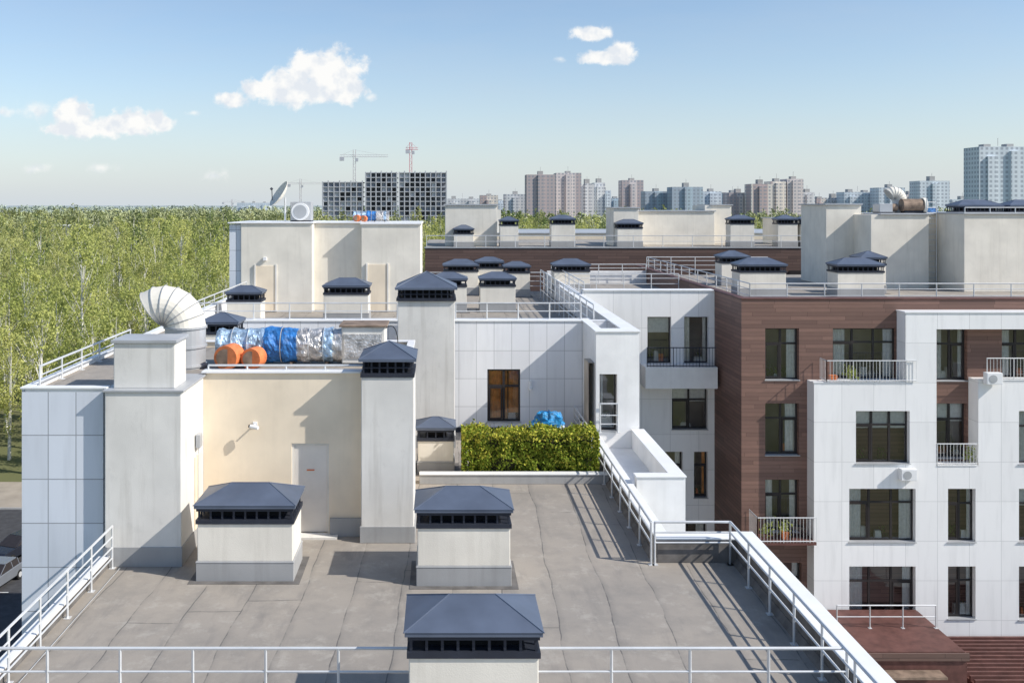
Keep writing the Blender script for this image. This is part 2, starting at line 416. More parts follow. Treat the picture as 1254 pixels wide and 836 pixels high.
d.box(-3.7, -2.4, 21.7, 22.05, ZR, ZR+.05)
d = nb.part('door_handle', 'frame'); d.box(-3.42, -3.37, 22.0, 22.06, -6.85, -6.65); d.box(-3.42, -3.28, 21.985, 22.0, -6.75, -6.73)
d = nb.part('door_notice', 'orange'); d.box(-3.15, -2.97, 22.05, 22.06, -6.25, -6.22)
s = nb.part('wall_skirting', 'flash', bevel=.006)
s.box(-5.53, -3.52, 21.97, 21.998, ZR+.006, ZR+.22); s.box(-2.6, -1.86, 21.9, 21.998, ZR+.006, ZR+.42)
k = nb.part('stair_block_coping', 'cop', bevel=.008); k.box(-5.6, -.74, 21.93, 22.3, -3.949, -3.905); k.box(-.95, -.74, 22.302, 27.05, -3.949, -3.905); k.box(-7.3, -.95, 26.85, 27.05, -3.949, -3.905)
rf = nb.part('stair_block_roof', 'roof'); rf.quad((-7.3,22.14,-4.094),(-.9,22.14,-4.094),(-.9,26.9,-4.094),(-7.3,26.9,-4.094))
p = nb.part('corner_shaft', 'pillar', bevel=.02); p.box(-7.2, -5.56, 20.1, 22.0, ZR, -4.02)
p.box(-7.08, -5.75, 20.3, 21.2, -3.98, -3.0)
s.box(-7.225, -5.535, 20.075, 20.1, ZR+.006, ZR+.42); s.box(-5.559, -5.535, 20.1, 21.96, ZR+.006, ZR+.42)
k2 = nb.part('shaft_coping', 'copg', bevel=.008); k2.box(-7.24, -5.5, 20.06, 22.05, -4.02, -3.975); k2.box(-7.13, -5.70, 20.25, 21.25, -3.0, -2.93)
d = nb.part('side_door', 'cream'); d.box(-5.559, -5.53, 21.15, 21.8, ZR+.42, -5.7)
p.box(-1.83, -.62, 21.5, 22.8, ZR, -3.96)
s.box(-1.855, -.595, 21.475, 22.79, ZR+.006, ZR+.38)
k = nb.part('planter_curb', 'flash', bevel=.015); k.box(-.6, 4.66, 26.0, 26.18, ZR, ZR+.26)
k = nb.part('planter_curb_coping', 'cop', bevel=.008); k.box(-.6, 4.65, 25.97, 26.22, ZR+.261, ZR+.30)
cb = nb.part('lightning_conductor', 'steel'); cb.tube((-6.8,8,ZR+.05), (-6.8,19.9,ZR+.05), .006, 4)
wb = nb.part('terrace_bay_walls', 'white')
wb.box(5.05, 6.3, 24.2, 29.29, -26, -7.6); wb.box(5.05, 6.3, 24.2, 24.5, -7.6, -7.04); wb.box(5.95, 6.3, 24.5, 29.29, -7.6, -7.04)
k = nb.part('terrace_bay_coping', 'cop', bevel=.008); k.box(5.02, 6.33, 24.17, 24.52, -7.039, -7.0); k.box(5.92, 6.33, 24.521, 29.28, -7.039, -7.0)
nb.done()

def head(cx, y0, z, w, d, name='chimney_cap'):
    o = Obj(name, (cx, y0+d/2, z)); hw = w/2-.08; hd = d/2-.08
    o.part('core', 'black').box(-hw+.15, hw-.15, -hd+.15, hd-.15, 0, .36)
    l = o.part('louvre_frame', 'dark'); l.box(-hw-.04, hw+.04, -hd-.04, hd+.04, 0.002, .09)
    n = max(3, int(w/.2))
    for i in range(n+1):
        x = -hw+.03+(2*hw-.06)*i/n
        for yy in (-hd+.01, hd-.04): l.box(x-.02, x+.02, yy, yy+.03, .09, .37)
    for i in range(1, n):
        y = -hd+2*hd*i/n
        for x in (-hw+.01, hw-.04): l.box(x, x+.03, y-.02, y+.02, .09, .37)
    l.box(-hw, hw, -hd, hd, .2, .225)
    c = o.part('metal_cap', 'cap'); c.box(-w/2, w/2, -d/2, d/2, .36, .42)
    ap = (0, 0, .42+w*.24); a = [(-w/2,-d/2,.422),(w/2,-d/2,.422),(w/2,d/2,.422),(-w/2,d/2,.422)]
    for i in range(4): c.quad(a[i], a[(i+1) % 4], ap); c.tube(a[i], ap, .014, 5)
    return o.done()
head(-1.225, 21.43, -3.96, 1.32, 1.45)

vent(-4.03, 19.25, ZR+.004, 2.08, 1.3)
vent(.465, 19.0, ZR+.004, 2.0, 1.3)
vent(.475, 13.55, ZR+.004, 2.0, 1.3)
vent(-.15, 27.0, ZR, 1.15, 1.0, 1.25)
vent(-6.75, 28.5, ZR, 1.2, 1.1, 4.1, 'cream2', 'chimney')

def railobj(name, segs, **kw):
    o = Obj(name); b = o.part('rails', 'steel')
    for p, q in segs: railing(b, p, q, **kw)
    return o.done()
railobj('roof_railing', [((-7.2,14.5,ZR),(-.46,14.5,ZR)), ((1.42,14.5,ZR),(6.27,14.5,ZR))], h=.9)
railobj('roof_railing', [((6.22,8,ZR),(6.22,20.2,ZR)), ((6.22,20.2,ZR),(4.6,20.2,ZR)), ((4.52,20.2,ZR),(4.52,31.8,ZR))], h=.92, rails=(.52,.76,1.), r=.03)
railobj('roof_railing', [((-7.0,8,ZR),(-7.0,20.0,ZR))], h=.9, rails=(.25,.5,.75,1.))
railobj('roof_railing', [((-8.8,20.6,-4.055),(-8.8,26.6,-4.055))], h=.5)
railobj('roof_railing', [((-5.5,22.2,-3.905),(-.9,22.2,-3.905))], h=.10, rails=(1.,), sp=.9)

# ------------------------------------------------------------------ ductwork on the stair block
def elbow(cx, y, z, r=.5, hriser=1.03, name='exhaust_duct_elbow', sweep=125):
    o = Obj(name, (cx, y, z)); n = 28
    b = o.part('riser', 'copg', smooth=False)
    b.tube((0,0,0),(0,0,hriser),r,n)
    for zz in (.05, hriser*.5, hriser-.04): b.tube((0,0,zz),(0,0,zz+.05),r+.035,n)
    e = o.part('gored_elbow', 'cream2', solid=.02)
    C = Vector((-r*1.03, 0, hriser)); Rb = r*1.03; steps = 7; rings = []
    for i in range(steps+1):
        a = math.radians(sweep)*i/steps; rad = Vector((math.cos(a), 0, math.sin(a)))
        rings.append([C+rad*Rb+(rad*math.cos(t)+Vector((0,1,0))*math.sin(t))*r*.995 for t in [2*math.pi*k/n for k in range(n)]])
    e.rings(rings)
    s = o.part('seam_bands', 'copg')
    for i in range(steps+1):
        a = math.radians(sweep)*i/steps; rad = Vector((math.cos(a), 0, math.sin(a)))
        pts = [C+rad*Rb+(rad*math.cos(t)+Vector((0,1,0))*math.sin(t))*(r+.012) for t in [2*math.pi*k/n for k in range(n)]]
        for k in range(n): s.tube(pts[k], pts[(k+1) % n], .013*min(1, r*2), 4)
    m = o.part('mouth_mesh', 'steel'); a = math.radians(sweep); rad = Vector((math.cos(a),0,math.sin(a))); c0 = C+rad*Rb
    for k in range(-4, 5):
        f = k/4.6; hh = math.sqrt(1-f*f)*r
        m.tube(c0+rad*f*r-Vector((0,hh,0)), c0+rad*f*r+Vector((0,hh,0)), .008, 4)
        m.tube(c0+Vector((0,f*r,0))-rad*hh, c0+Vector((0,f*r,0))+rad*hh, .008, 4)
    return o.done()
elbow(-6.42, 23.6, -4.09)

def ducts(ox, y, z, k=1., name='insulated_duct'):
    o = Obj(name, (ox, y, z)); rr = random.Random(3)
    def cyl(pn, mat, x0, x1, r0, zc, seed=0, yy=0, cr=.05):
        b = o.part(pn, mat); n = 34; m = max(3, int((x1-x0)/.045)); rings = []
        for i in range(m+1):
            x = x0+(x1-x0)*i/m; bul = 1+.03*math.sin(i*.8+seed); ring = []
            for j in range(n):
                th = 2*math.pi*j/n
                q = bul+cr*1.6*N.noise(Vector((x*5+seed, math.cos(th)*3, math.sin(th)*3)))+cr*1.2*N.noise(Vector((x*13, math.cos(th)*7+seed, math.sin(th)*7)))
                ring.append((x*k, yy+math.cos(th)*r0*k*q, zc*k+math.sin(th)*r0*k*q))
            rings.append(ring)
        b.rings(rings, True)
    cyl('foil_wrap', 'bluefoil', 0, .8, .41, .48); cyl('foil_wrap_b', 'bluefoil', .8, 1.22, .43, .48, 2)
    cyl('blue_sleeve', 'blue', 1.22, 1.62, .45, .49); cyl('blue_sleeve_b', 'blue', 1.66, 2.04, .43, .48)
    cyl('silver_wrap', 'foil', 2.04, 2.7, .42, .48, 5); cyl('blue_band', 'bluefoil', 2.7, 2.95, .44, .48, 4); cyl('silver_wrap_b', 'foil', 2.95, 3.2, .43, .48, 4)
    b = o.part('orange_flanges', 'orange'); c = o.part('orange_bore', 'rust')
    for (cx, cr, yo) in ((.38,.30,-.95),(.98,.26,-.85)):
        b.tube((cx*k,yo*k,cr*k),(cx*k+.1*k,-.46*k,cr*k),cr*k,26)
        c.tube((cx*k,(yo-.012)*k,cr*k),(cx*k,(yo-.002)*k,cr*k),cr*.74*k,24)
    st = o.part('support_frame', 'rust')
    for x in (.3, 1.1, 1.9, 2.8):
        st.box((x-.03)*k,(x+.03)*k,-.3*k,.3*k,0,.09*k)
    t = o.part('straps', 'steel')
    for x in (.4, .8, 1.64, 2.35, 2.72):
        n = 26
        for j in range(n):
            a0, a1 = 2*math.pi*j/n, 2*math.pi*(j+1)/n; q = .45*k
            t.tube((x*k, math.cos(a0)*q, .48*k+math.sin(a0)*q), (x*k, math.cos(a1)*q, .48*k+math.sin(a1)*q), .01, 4)
    return o.done()
ducts(-5.7, 24.1, -4.09)
o = Obj('fan_housing', (-1.9, 24.2, -4.09))
o.part('casing', 'pillar', bevel=.03).box(-.62,.48,-.4,.5,.05,.98)
o.part('lid', 'rust', bevel=.01).box(-.68,.54,-.46,.56,.98,1.03)
b = o.part('side_flange', 'foil'); b.tube((-.75,0,.48),(-.62,0,.48),.36,24); b.box(-.55,.4,-.43,-.401,.2,.8)
o.part('feet', 'dark').box(-.6,.46,-.38,.48,0,.05)
cb = o.part('cables', 'rubber')
pts = [Vector((.45+.35*math.sin(a*.5), -.2, .9+.25*math.sin(a)-.13*a)) for a in [i*.35 for i in range(10)]]
for a, b_ in zip(pts, pts[1:]): cb.tube(a, b_, .012, 5)
o.done()

def cctv(x, y, z, name='security_camera'):
    o = Obj(name, (x, y, z)); b = o.part('bracket', 'framew'); b.box(-.05,.05,-.03,0,-.06,.06); b.tube((0,-.03,0),(0,-.16,-.02),.02,8)
    o.part('housing', 'framew', bevel=.01).tube((-.08,-.2,.0),(.12,-.26,-.03),.045,14)
    o.part('lens', 'rubber').tube((-.11,-.19,.0),(-.079,-.2,0),.035,12); o.done()
cctv(-4.35, 22.0, -5.15)
o = Obj('junction_box', (-5.535, 21.3, -5.35)); o.part('box', 'copg', bevel=.01).box(0,.1,-.12,.12,-.15,.15)
o.part('conduit', 'steel').tube((.04,0,-.15),(.04,0,-1.6),.015,6); o.done()

def hedge(x0, x1, y0, y1, z0, z1, n=20000):
    rr = random.Random(11); o = Obj('hedge'); lf = o.part('leaves', 'hedge'); ly = o.part('young_leaves', 'hedgey')
    o.part('inner_twigs', 'soil').box(x0+.2, x1-.2, y0+.2, y1-.2, z0, z1-.26)
    for _ in range(n):
        f = rr.random()
        x = rr.uniform(x0, x1); y = rr.uniform(y0, y1); z = rr.uniform(z0, z1)
        if f < .5: y = y0+abs(rr.gauss(0, .08))
        elif f < .82: z = z1-abs(rr.gauss(0, .09))
        elif f < .9: x = x0+abs(rr.gauss(0, .06))
        elif f < .97: x = x1-abs(rr.gauss(0, .06))
        dn = N.noise(Vector((x*1.8, y*1.8, z*2.2)))
        if dn < -.22 and rr.random() < .75: continue
        y += .16*N.noise(Vector((x*2.6, 1, z*2.6))) if f < .5 else 0
        if z > z1-.25: z += .16*N.noise(Vector((x*1.6, y*2, 4)))+(.12*rr.random() if rr.random() < .12 else 0)
        s = rr.uniform(.022, .06); a = Vector((rr.gauss(0,1), rr.gauss(0,1), rr.gauss(0,1))).normalized(); b = a.orthogonal().normalized(); b.rotate(Matrix.Rotation(rr.uniform(0,6.3), 3, a))
        c = Vector((x, y, z)); e = a.cross(b)
        (ly if rr.random() < (.5 if z > z1-.25 else .18+.3*dn) else lf).quad(c-b*s, c+e*s*.6, c+b*s, c-e*s*.6)
    o.done()
hedge(.6, 4.45, 26.35, 27.35, ZR, -6.42)

def bundle(name, cx, cy, z, rx, ry, rz, mat):
    o = Obj(name, (cx, cy, z)); b = o.part('tarp', mat, smooth=False); n = 30; rings = []
    for i in range(13):
        a = math.pi/2*i/12; ring = []
        for j in range(n):
            t = 2*math.pi*j/n; v = Vector((math.cos(t)*1.6, math.sin(t)*1.6, i*.25)); q = 1+.28*N.noise(v)+.16*N.noise(v*3.1)
            ring.append((math.cos(t)*rx*math.cos(a)**.6*q, math.sin(t)*ry*math.cos(a)**.6*q, rz*math.sin(a)*q))
        rings.append(ring)
    b.rings(rings, True)
    o.part('crate', 'concrete').box(-rx*.8, rx*.8, -ry*.8, ry*.8, ZR-z, -.01)
    w = o.part('white_sheet', 'framew'); w.frus((rx*.4, rx*1.05, -ry*1.1, ry*.6, -.04), (rx*.5, rx*.9, -ry*.9, ry*.4, rz*.3))
    o.done()
bundle('tarp_covered_bundle', 3.2, 28.0, -6.72, .52, .4, .48, 'blue2')

# ------------------------------------------------------------------ middle building (upper roof)
mb = Obj('tiled_apartment_building')
facade(mb, -9.06, 4.84, -7.9, -3.99, 32.0, 'tileB', [(1.58, 2.7, -7.42, -5.62, 2, .68)], pn='tiled_front', seed=4, warm=True, room=1.1, depth=.1)
w = mb.part('walls', 'tileB'); w.box(-9.06, 6.19, 33.7, 54, -26, -5.05); w.box(-9.06, -8.86, 32.001, 54, -26, -3.99)
w.box(-8.86, 6.1, 32.3, 32.5, -5.3, -3.991)
w.box(6.0, 6.19, 32.5, 54, -26, -3.99)
rf = mb.part('roof_membrane', 'roof'); rf.quad((-8.86,32.5,-5.0),(6.0,32.5,-5.0),(6.0,54,-5.0),(-8.86,54,-5.0))
k = mb.part('parapet_coping', 'cop', bevel=.008); k.box(-9.1, 4.8, 31.96, 32.54, -3.989, -3.945); k.box(-9.1, -8.82, 32.541, 54, -3.989, -3.945)
k.box(5.72, 6.23, 29.9, 46, -3.989, -3.946); k.box(4.801, 6.23, 29.26, 29.899, -3.989, -3.945); k.box(4.801, 5.1, 29.9, 32.54, -3.989, -3.945)
b = mb.part('base_strip', 'dark'); b.box(.5, 4.83, 31.93, 31.998, ZR, ZR+.16)
facade(mb, 4.84, 6.19, -7.9, -3.99, 29.3, 'white', [(4.95, 5.5, -7.1, -5.3, 1, None)], pn='bay_front', room=1.2, seed=9)
w = mb.part('bay_walls', 'white'); w.box(4.84, 4.94, 29.301, 31.99, -7.9, -3.99); w.box(6.0, 6.19, 29.301, 32.499, -26, -3.99); w.box(4.94, 6.0, 29.301, 29.55, -4.6, -3.99); w.box(4.94,6.0,29.55,32.3,-4.6,-4.4)
w.box(4.84, 6.19, 29.3, 32, -26, -7.901)
rb = mb.part('bay_railing', 'steel'); railing(rb, (4.95,29.2,-7.1), (5.5,29.2,-7.1), h=.9, sp=.5)
d = mb.part('wall_lamp', 'framew'); d.box(3.0,3.08,31.88,31.998,-6.25,-6.0); d.tube((3.04,31.86,-6.3),(3.04,31.86,-6.22),.07,10)
mb.done()

o = Obj('chimney'); o.part('shaft', 'pillar', bevel=.02).box(-1.38,.44,29.9,31.3,ZR,-3.08); o.part('skirt','flash').box(-1.41,.47,29.87,31.33,ZR,ZR+.4); o.done()
head(-.47, 29.78, -3.08, 1.98, 1.6)

railobj('roof_railing', [((-8.9,32.25,-3.945),(-1.5,32.25,-3.945)), ((.5,32.25,-3.945),(4.8,32.25,-3.945))], h=.55, rails=(.5,1.))
railobj('roof_railing', [((5.3,32.6,-4.99),(5.3,50,-4.99))], h=1.5, rails=(.3,.6,.8,1.), sp=1.6)
railobj('roof_railing', [((-8.9,32.25,-3.945),(-8.9,43,-3.945))], h=.4, rails=(.5,1.), sp=1.6)

for (cx, y, z, ww, h) in [(.36,43.2,-5,1.75,1.5),(2.63,43.4,-5,1.75,1.5),(6.9,49.4,-4.6,2.0,1.35),(1.1,51.5,-5,2.0,1.6),
                          (-4.0,39.5,-5,2.0,1.5),(-7.7,36.6,-5,1.45,1.5),(4.1,50.5,-5,1.5,1.6),(2.7,51.9,-5,1.6,1.75)]:
    vent(cx, y, z, ww, min(1.3, ww*.7), h)

st = Obj('stair_tower'); w = st.part('walls', 'cream2', bevel=.02)
w.box(-9.25,-5.95,43.4,48,-5,-.9); w.box(-5.95,-3.7,44.2,48,-5,-.9); w.box(-3.7,-.95,43.6,48,-5,-.95)
t_ = st.part('tiled_flank', 'tileA'); t_.box(-9.8,-9.251,43.5,50,-5,-.95)
k = st.part('coping', 'cop', bevel=.01); k.box(-9.85,-5.9,43.33,48.1,-.899,-.84); k.box(-5.899,-3.75,44.1,48.1,-.9,-.85); k.box(-3.749,-.9,43.53,48.1,-.949,-.86)
d = st.part('doors', 'cream'); d.box(-8.55,-7.65,43.35,43.399,-4.95,-2.85); d.box(-3.4,-2.5,43.55,43.599,-4.95,-2.8)
f = st.part('door_frames', 'pillar'); f.box(-8.62,-8.55,43.32,43.398,-4.95,-2.78); f.box(-7.65,-7.58,43.32,43.398,-4.95,-2.78); f.box(-3.47,-3.4,43.52,43.598,-4.95,-2.75); f.box(-2.5,-2.43,43.52,43.598,-4.95,-2.75)
cc = st.part('door_lamps', 'framew'); cc.box(-8.2,-8.05,43.25,43.4,-2.6,-2.45)
st.done()
def dish(cx, cy, z, r=.75):
    o = Obj('satellite_dish', (cx, cy, z)); m = o.part('mast', 'steel'); m.tube((0,0,0),(0,0,1.15),.05,8)
    d = o.part('reflector', 'cream2', solid=.02); n = 24; ax = Vector((-.75,-.35,.55)).normalized(); a = ax.orthogonal().normalized(); b = ax.cross(a); c0 = Vector((-.1,-.05,1.2))
    d.rings([[c0+ax*(.35*q*q*r)+(a*math.cos(t)+b*math.sin(t))*q*r for t in [2*math.pi*k/n for k in range(n)]] for q in (.02,.25,.5,.75,1.)])
    f = o.part('feed_arm', 'dark'); f.tube(c0-b*r*.9+ax*.3*r, c0+ax*r*.9, .02, 6); f.tube(c0+ax*r*.85, c0+ax*r*1.0, .06, 8)
    return o.done()
dish(-7.5, 45.2, -.84, .72)
ducts(-4.3, 46, -.85, .55)
o = Obj('fan_housing', (-6.75, 45.6, -.84)); o.part('casing','copg',bevel=.02).box(-.5,.5,-.4,.4,.05,.95); b = o.part('drum','cop'); b.tube((0,-.6,.48),(0,-.39,.48),.42,24); o.part('drum_inner','copg').tube((0,-.62,.48),(0,-.601,.48),.32,24); o.part('feet','dark').box(-.5,.5,-.4,.4,0,.05); o.done()

# ------------------------------------------------------------------ white wing
ww_ = Obj('white_apartment_wing')
facade(ww_, 6.2, 12.0, -19, -3.8, 41.2, 'tileW', [(9.06,10.1,-7.0,-4.94,1,None),(10.67,11.74,-7.0,-4.94,1,None),(10.13,11.7,-9.9,-8.05,2,.7),
       (11.1,11.7,-12.9,-10.85,1,.7),(9.75,10.6,-12.9,-10.85,1,.7),(7.3,8.3,-9.9,-8.05,2,.7),(10.05,11.65,-15.9,-14.0,2,.7),(7.2,8.2,-12.9,-10.9,2,.7)], seed=12)
w = ww_.part('body', 'white'); w.box(6.2, 12.0, 42.85, 55, -26, -4.65); w.box(6.2,12,41.5,41.7,-4.9,-3.801)
w.box(6.2,11.99,54.8,55.0,-4.65,-3.9)
rf = ww_.part('roof_membrane', 'roof'); rf.quad((6.2,41.7,-4.6),(12,41.7,-4.6),(12,54.8,-4.6),(6.2,54.8,-4.6))
k = ww_.part('coping', 'cop', bevel=.01); k.box(6.25,11.99,41.14,41.74,-3.799,-3.75)
b = ww_.part('balcony_slab', 'white', bevel=.015); b.box(8.75,11.85,40.2,41.199,-7.9,-6.98)
bars(ww_.part('balcony_railing', 'dark'), (8.85,40.3,-6.98),(11.8,40.3,-6.98),.85,.14)
ww_.done()

# ------------------------------------------------------------------ brown / white apartment building
bb = Obj('brown_apartment_building')
ops = [(12.95,14.3,-7.04,-4.96,2,.7),(12.95,14.3,-10.04,-7.95,2,.7),(12.95,14.3,-13.1,-10.99,2,.7),(13.6,14.4,-16.5,-14.3,1,.7),
       (15.65,18.2,-7.0,-4.96,3,.72),(19.8,21.02,-7.07,-4.97,2,.7),(19.8,21.0,-10.15,-7.95,2,.7),(22.4,24.4,-7.0,-5.0,3,.7),(26,28,-7,-5,3,.7),(29,31,-7,-5,3,.7)]
facade(bb, 12.0, 40, -19, -3.8, 37.5, 'brown', ops, pn='brown_front', seed=21)
w = bb.part('side_wall', 'brown'); w.box(12.0,12.25,37.501,41.19,-26,-3.8); w.box(12.0,12.25,41.9,55,-26,-3.8); w.box(12.003,12.25,41.19,41.9,-26,-3.8)
w = bb.part('body', 'brown2'); w.box(12.251,40,39.2,58,-26,-4.4); w.box(12.25,40,37.8,38.0,-5,-3.801)
rf = bb.part('roof_membrane', 'roof'); rf.quad((12.25,38,-4.35),(40,38,-4.35),(40,58,-4.35),(12.25,58,-4.35))
k = bb.part('roof_coping', 'redbrown', bevel=.01); k.box(11.96,40,37.45,38.05,-3.799,-3.75); k.box(11.96,12.3,38.051,58,-3.799,-3.75)
Y1 = 36.8
facade(bb, 14.62, 19.42, -19, -7.0, Y1, 'tileW', [(16.26,18.37,-10.18,-8.1,3,.72),(16.0,18.6,-13.25,-11.14,3,.72),(16.0,18.6,-16.5,-14.18,3,.72)], pn='white_bay_front', seed=31, room=1.5)
facade(bb, 19.42, 21.06, -19, -10.25, Y1, 'tileW', [(19.87,20.95,-13.25,-11.14,2,.7),(19.87,20.95,-16.26,-14.18,2,.7)], pn='white_bay_front', seed=32, room=1.5)
facade(bb, 21.06, 40, -19, -6.9, Y1, 'tileW', [(22.65,24.6,-10.2,-8.1,3,.7),(22.65,24.6,-13.25,-11.14,3,.7),(22.65,24.6,-16.3,-14.18,3,.7),(27,29,-10.2,-8.1,3,.7),(27,29,-13.25,-11.14,3,.7),(27,29,-16.3,-14.18,3,.7)], pn='white_bay_front', seed=33, room=1.5)
w = bb.part('bay_blocks', 'tileW')
w.box(14.62,15.3,Y1+.001,37.499,-19,-7.001); w.box(15.3,19.42,Y1+.3,37.499,-7.5,-7.001); w.box(21.06,22.2,Y1+.002,37.499,-10.3,-6.901); w.box(22.2,40,Y1+.3,37.499,-7.4,-6.901)
w.box(19.3,21.06,Y1+.3,37.499,-10.6,-10.251); w.box(19.1,19.42,Y1+.002,37.499,-19,-7.3)
w.box(18.2,19.42,Y1,37.499,-6.999,-4.9); w.box(18.2,40,Y1,37.499,-4.899,-4.26)
k = bb.part('bay_coping', 'cop', bevel=.008); k.box(14.58,18.19,Y1-.03,Y1+.2,-6.999,-6.955); k.box(21.03,40,Y1-.03,Y1+.2,-6.899,-6.86); k.box(18.16,40,Y1-.04,37.54,-4.259,-4.21); k.box(19.45,21.02,Y1-.03,Y1+.2,-10.249,-10.21)
rl = bb.part('balcony_railings', 'steel')
bars(rl, (15.1,Y1-.05,-6.95),(18.6,Y1-.05,-6.95),.85); bars(rl, (15.1,Y1-.05,-6.95),(15.1,37.4,-6.95),.85)
bars(rl, (19.45,Y1,-10.21),(21.0,Y1,-10.21),.85); bars(rl, (21.4,Y1,-6.86),(26,Y1,-6.86),.85)
b = bb.part('hung_balcony', 'redbrown'); b.box(12.3,14.6,36.5,37.499,-13.25,-13.15)
bars(rl, (12.3,36.5,-13.15),(14.6,36.5,-13.15),1.0); bars(rl, (12.3,36.5,-13.15),(12.3,37.45,-13.15),1.0)
ac = bb.part('air_conditioners', 'framew', bevel=.02)
acf = bb.part('air_conditioner_fans', 'copg')
for (x, z, y) in [(17.9,-10.75,Y1-.3),(21.2,-7.0,Y1-.35)]:
    ac.box(x,x+.62,y,y+.28,z,z+.45); acf.tube((x+.24,y-.012,z+.22),(x+.24,y-.001,z+.22),.16,18)
tb = bb.part('balcony_things', 'orange'); tb.frus((13.4,13.6,36.8,37.0,-13.14),(13.36,13.64,36.76,37.04,-12.85)); tb.frus((15.4,15.6,37.0,37.2,-6.99),(15.36,15.64,36.98,37.22,-6.75))
tb = bb.part('balcony_furniture', 'frame'); tb.box(13.7,14.3,36.8,37.2,-12.75,-12.7)
for (xx,yy) in ((13.75,36.85),(14.25,36.85),(13.75,37.15),(14.25,37.15)): tb.tube((xx,yy,-13.15),(xx,yy,-12.75),.02,5)
tb = bb.part('balcony_plants', 'leaf')
rr = random.Random(2)
for _ in range(420):
    cx, cy, cz = rr.choice([(12.8,36.9,-12.8),(13.5,36.9,-12.72),(20.9,37.1,-9.9),(16.2,37.1,-6.7)]); p = Vector((cx+rr.gauss(0,.12), cy+rr.gauss(0,.1), cz+rr.gauss(0,.14)))
    tb.quad(p, p+Vector((rr.uniform(-.08,.08),rr.uniform(-.05,.05),.05)), p+Vector((rr.uniform(-.08,.08),0,.1)))
bb.done()
for (cx, y, ww, h) in [(15.7,50,1.6,1.5),(15.1,44,2.3,1.45),(19.7,44,2.3,1.45),(21.0,45.5,1.3,1.7)]:
    vent(cx, y, -4.35, ww, 1.3, h)
railobj('roof_railing', [((12.6,38.3,-4.34),(12.6,57,-4.34)), ((12.6,38.3,-4.34),(40,38.3,-4.34))], h=1.1, rails=(.3,.55,.8,1.), sp=1.5)
railobj('roof_railing', [((6.4,54.5,-4.59),(11.9,54.5,-4.59)), ((12.6,57.5,-4.34),(20,57.5,-4.34))], h=1.1, rails=(.3,.55,.8,1.), sp=1.5)
railobj('roof_railing', [((6.4,42,-4.59),(6.4,54.5,-4.59)), ((-.9,53.5,-4.99),(6,53.5,-4.99)), ((6.4,47,-4.59),(11.9,47,-4.59))], h=1.1, rails=(.3,.55,.8,1.), sp=1.5)

st = Obj('stair_tower'); w = st.part('walls', 'cream2', bevel=.02)
w.box(20.7,22.6,50.5,54,-4.35,-.05); w.box(22.2,25.2,48.5,54,-4.35,-.55); w.box(25.2,25.9,49.2,54,-4.35,-.55); w.box(25.9,40,46.5,54,-4.35,-.5)
k = st.part('coping', 'copg', bevel=.01); k.box(20.6,22.65,50.4,54.1,-.05,.02); k.box(22.651,25.25,48.4,54.1,-.549,-.48); k.box(25.25,25.85,49.1,54.1,-.549,-.485); k.box(25.85,40,46.4,54.1,-.499,-.42)
l = st.part('ladder', 'steel')
for x in (25.3,25.8): l.tube((x,48.9,-4.3),(x,48.9,.3),.025,6)
for i in range(16): l.tube((25.3,48.9,-4.1+i*.28),(25.8,48.9,-4.1+i*.28),.018,5)
r2 = st.part('roof_rail', 'steel'); railing(r2, (26,46.6,-.42),(36,46.6,-.42),h=.25,rails=(1.,))
st.done()
elbow(24.9, 51, -.48, .36, .7)
o = Obj('fan_housing', (25.4, 51, -.48)); o.part('drum','rust').tube((-.7,-.6,.42),(.4,-.6,.42),.34,24); o.part('feet','dark').box(-.6,.4,-.8,-.3,0,.12); o.part('cowl','cream2').tube((.4,-.6,.42),(.56,-.6,.42),.4,24); o.part('blue_cover','blue').frus((.7,1.2,-.8,-.4,.0),(.8,1.1,-.75,-.45,.3)); o.done()
o = Obj('fan_housing', (23.9, 50.5, -.48)); o.part('casing','copg',bevel=.02).box(-.5,.2,-.4,.4,.05,.5); o.part('spout','rust').tube((.2,0,.3),(.6,0,.3),.2,16); o.part('feet','dark').box(-.5,.2,-.4,.4,0,.05); o.done()
for cx in (28.2, 30.9): vent(cx, 49, -.42, 2.4, 1.3, .3, base=False)

o = Obj('podium_block'); o.part('walls','redbrown').box(14.7,18.6,33.2,36.7,-19,-15.86); o.part('terrace_floor','redbrown').box(14.75,18.55,33.25,36.7,-15.86,-15.83)
o.part('wall_trim','brown2').box(14.65,18.65,33.12,33.2,-16.1,-15.84); railing(o.part('railing','steel'),(14.8,35.1,-15.83),(18.5,35.1,-15.83),h=.85,rails=(.5,1.))
o.part('canopy','rust').box(15.3,17.6,32.6,33.149,-16.5,-16.42); o.done()
o = Obj('pergola'); b = o.part('beams','redbrown')
for i in range(14): b.box(18.9,28,32.6+i*.3,32.7+i*.3,-17.0,-16.82)
for x in (19.0,21.4,23.8,25.9): b.box(x-.08,x+.08,32.5,36.7,-17.2,-17.0); b.box(x-.08,x+.08,32.6,32.76,-19,-17.2); b.box(x-.08,x+.08,36.4,36.56,-19,-17.2)
o.done()
o = Obj('courtyard_paving'); o.part('slab','deck').box(6.86,40,22,41.1,-26,-19.02); o.done()

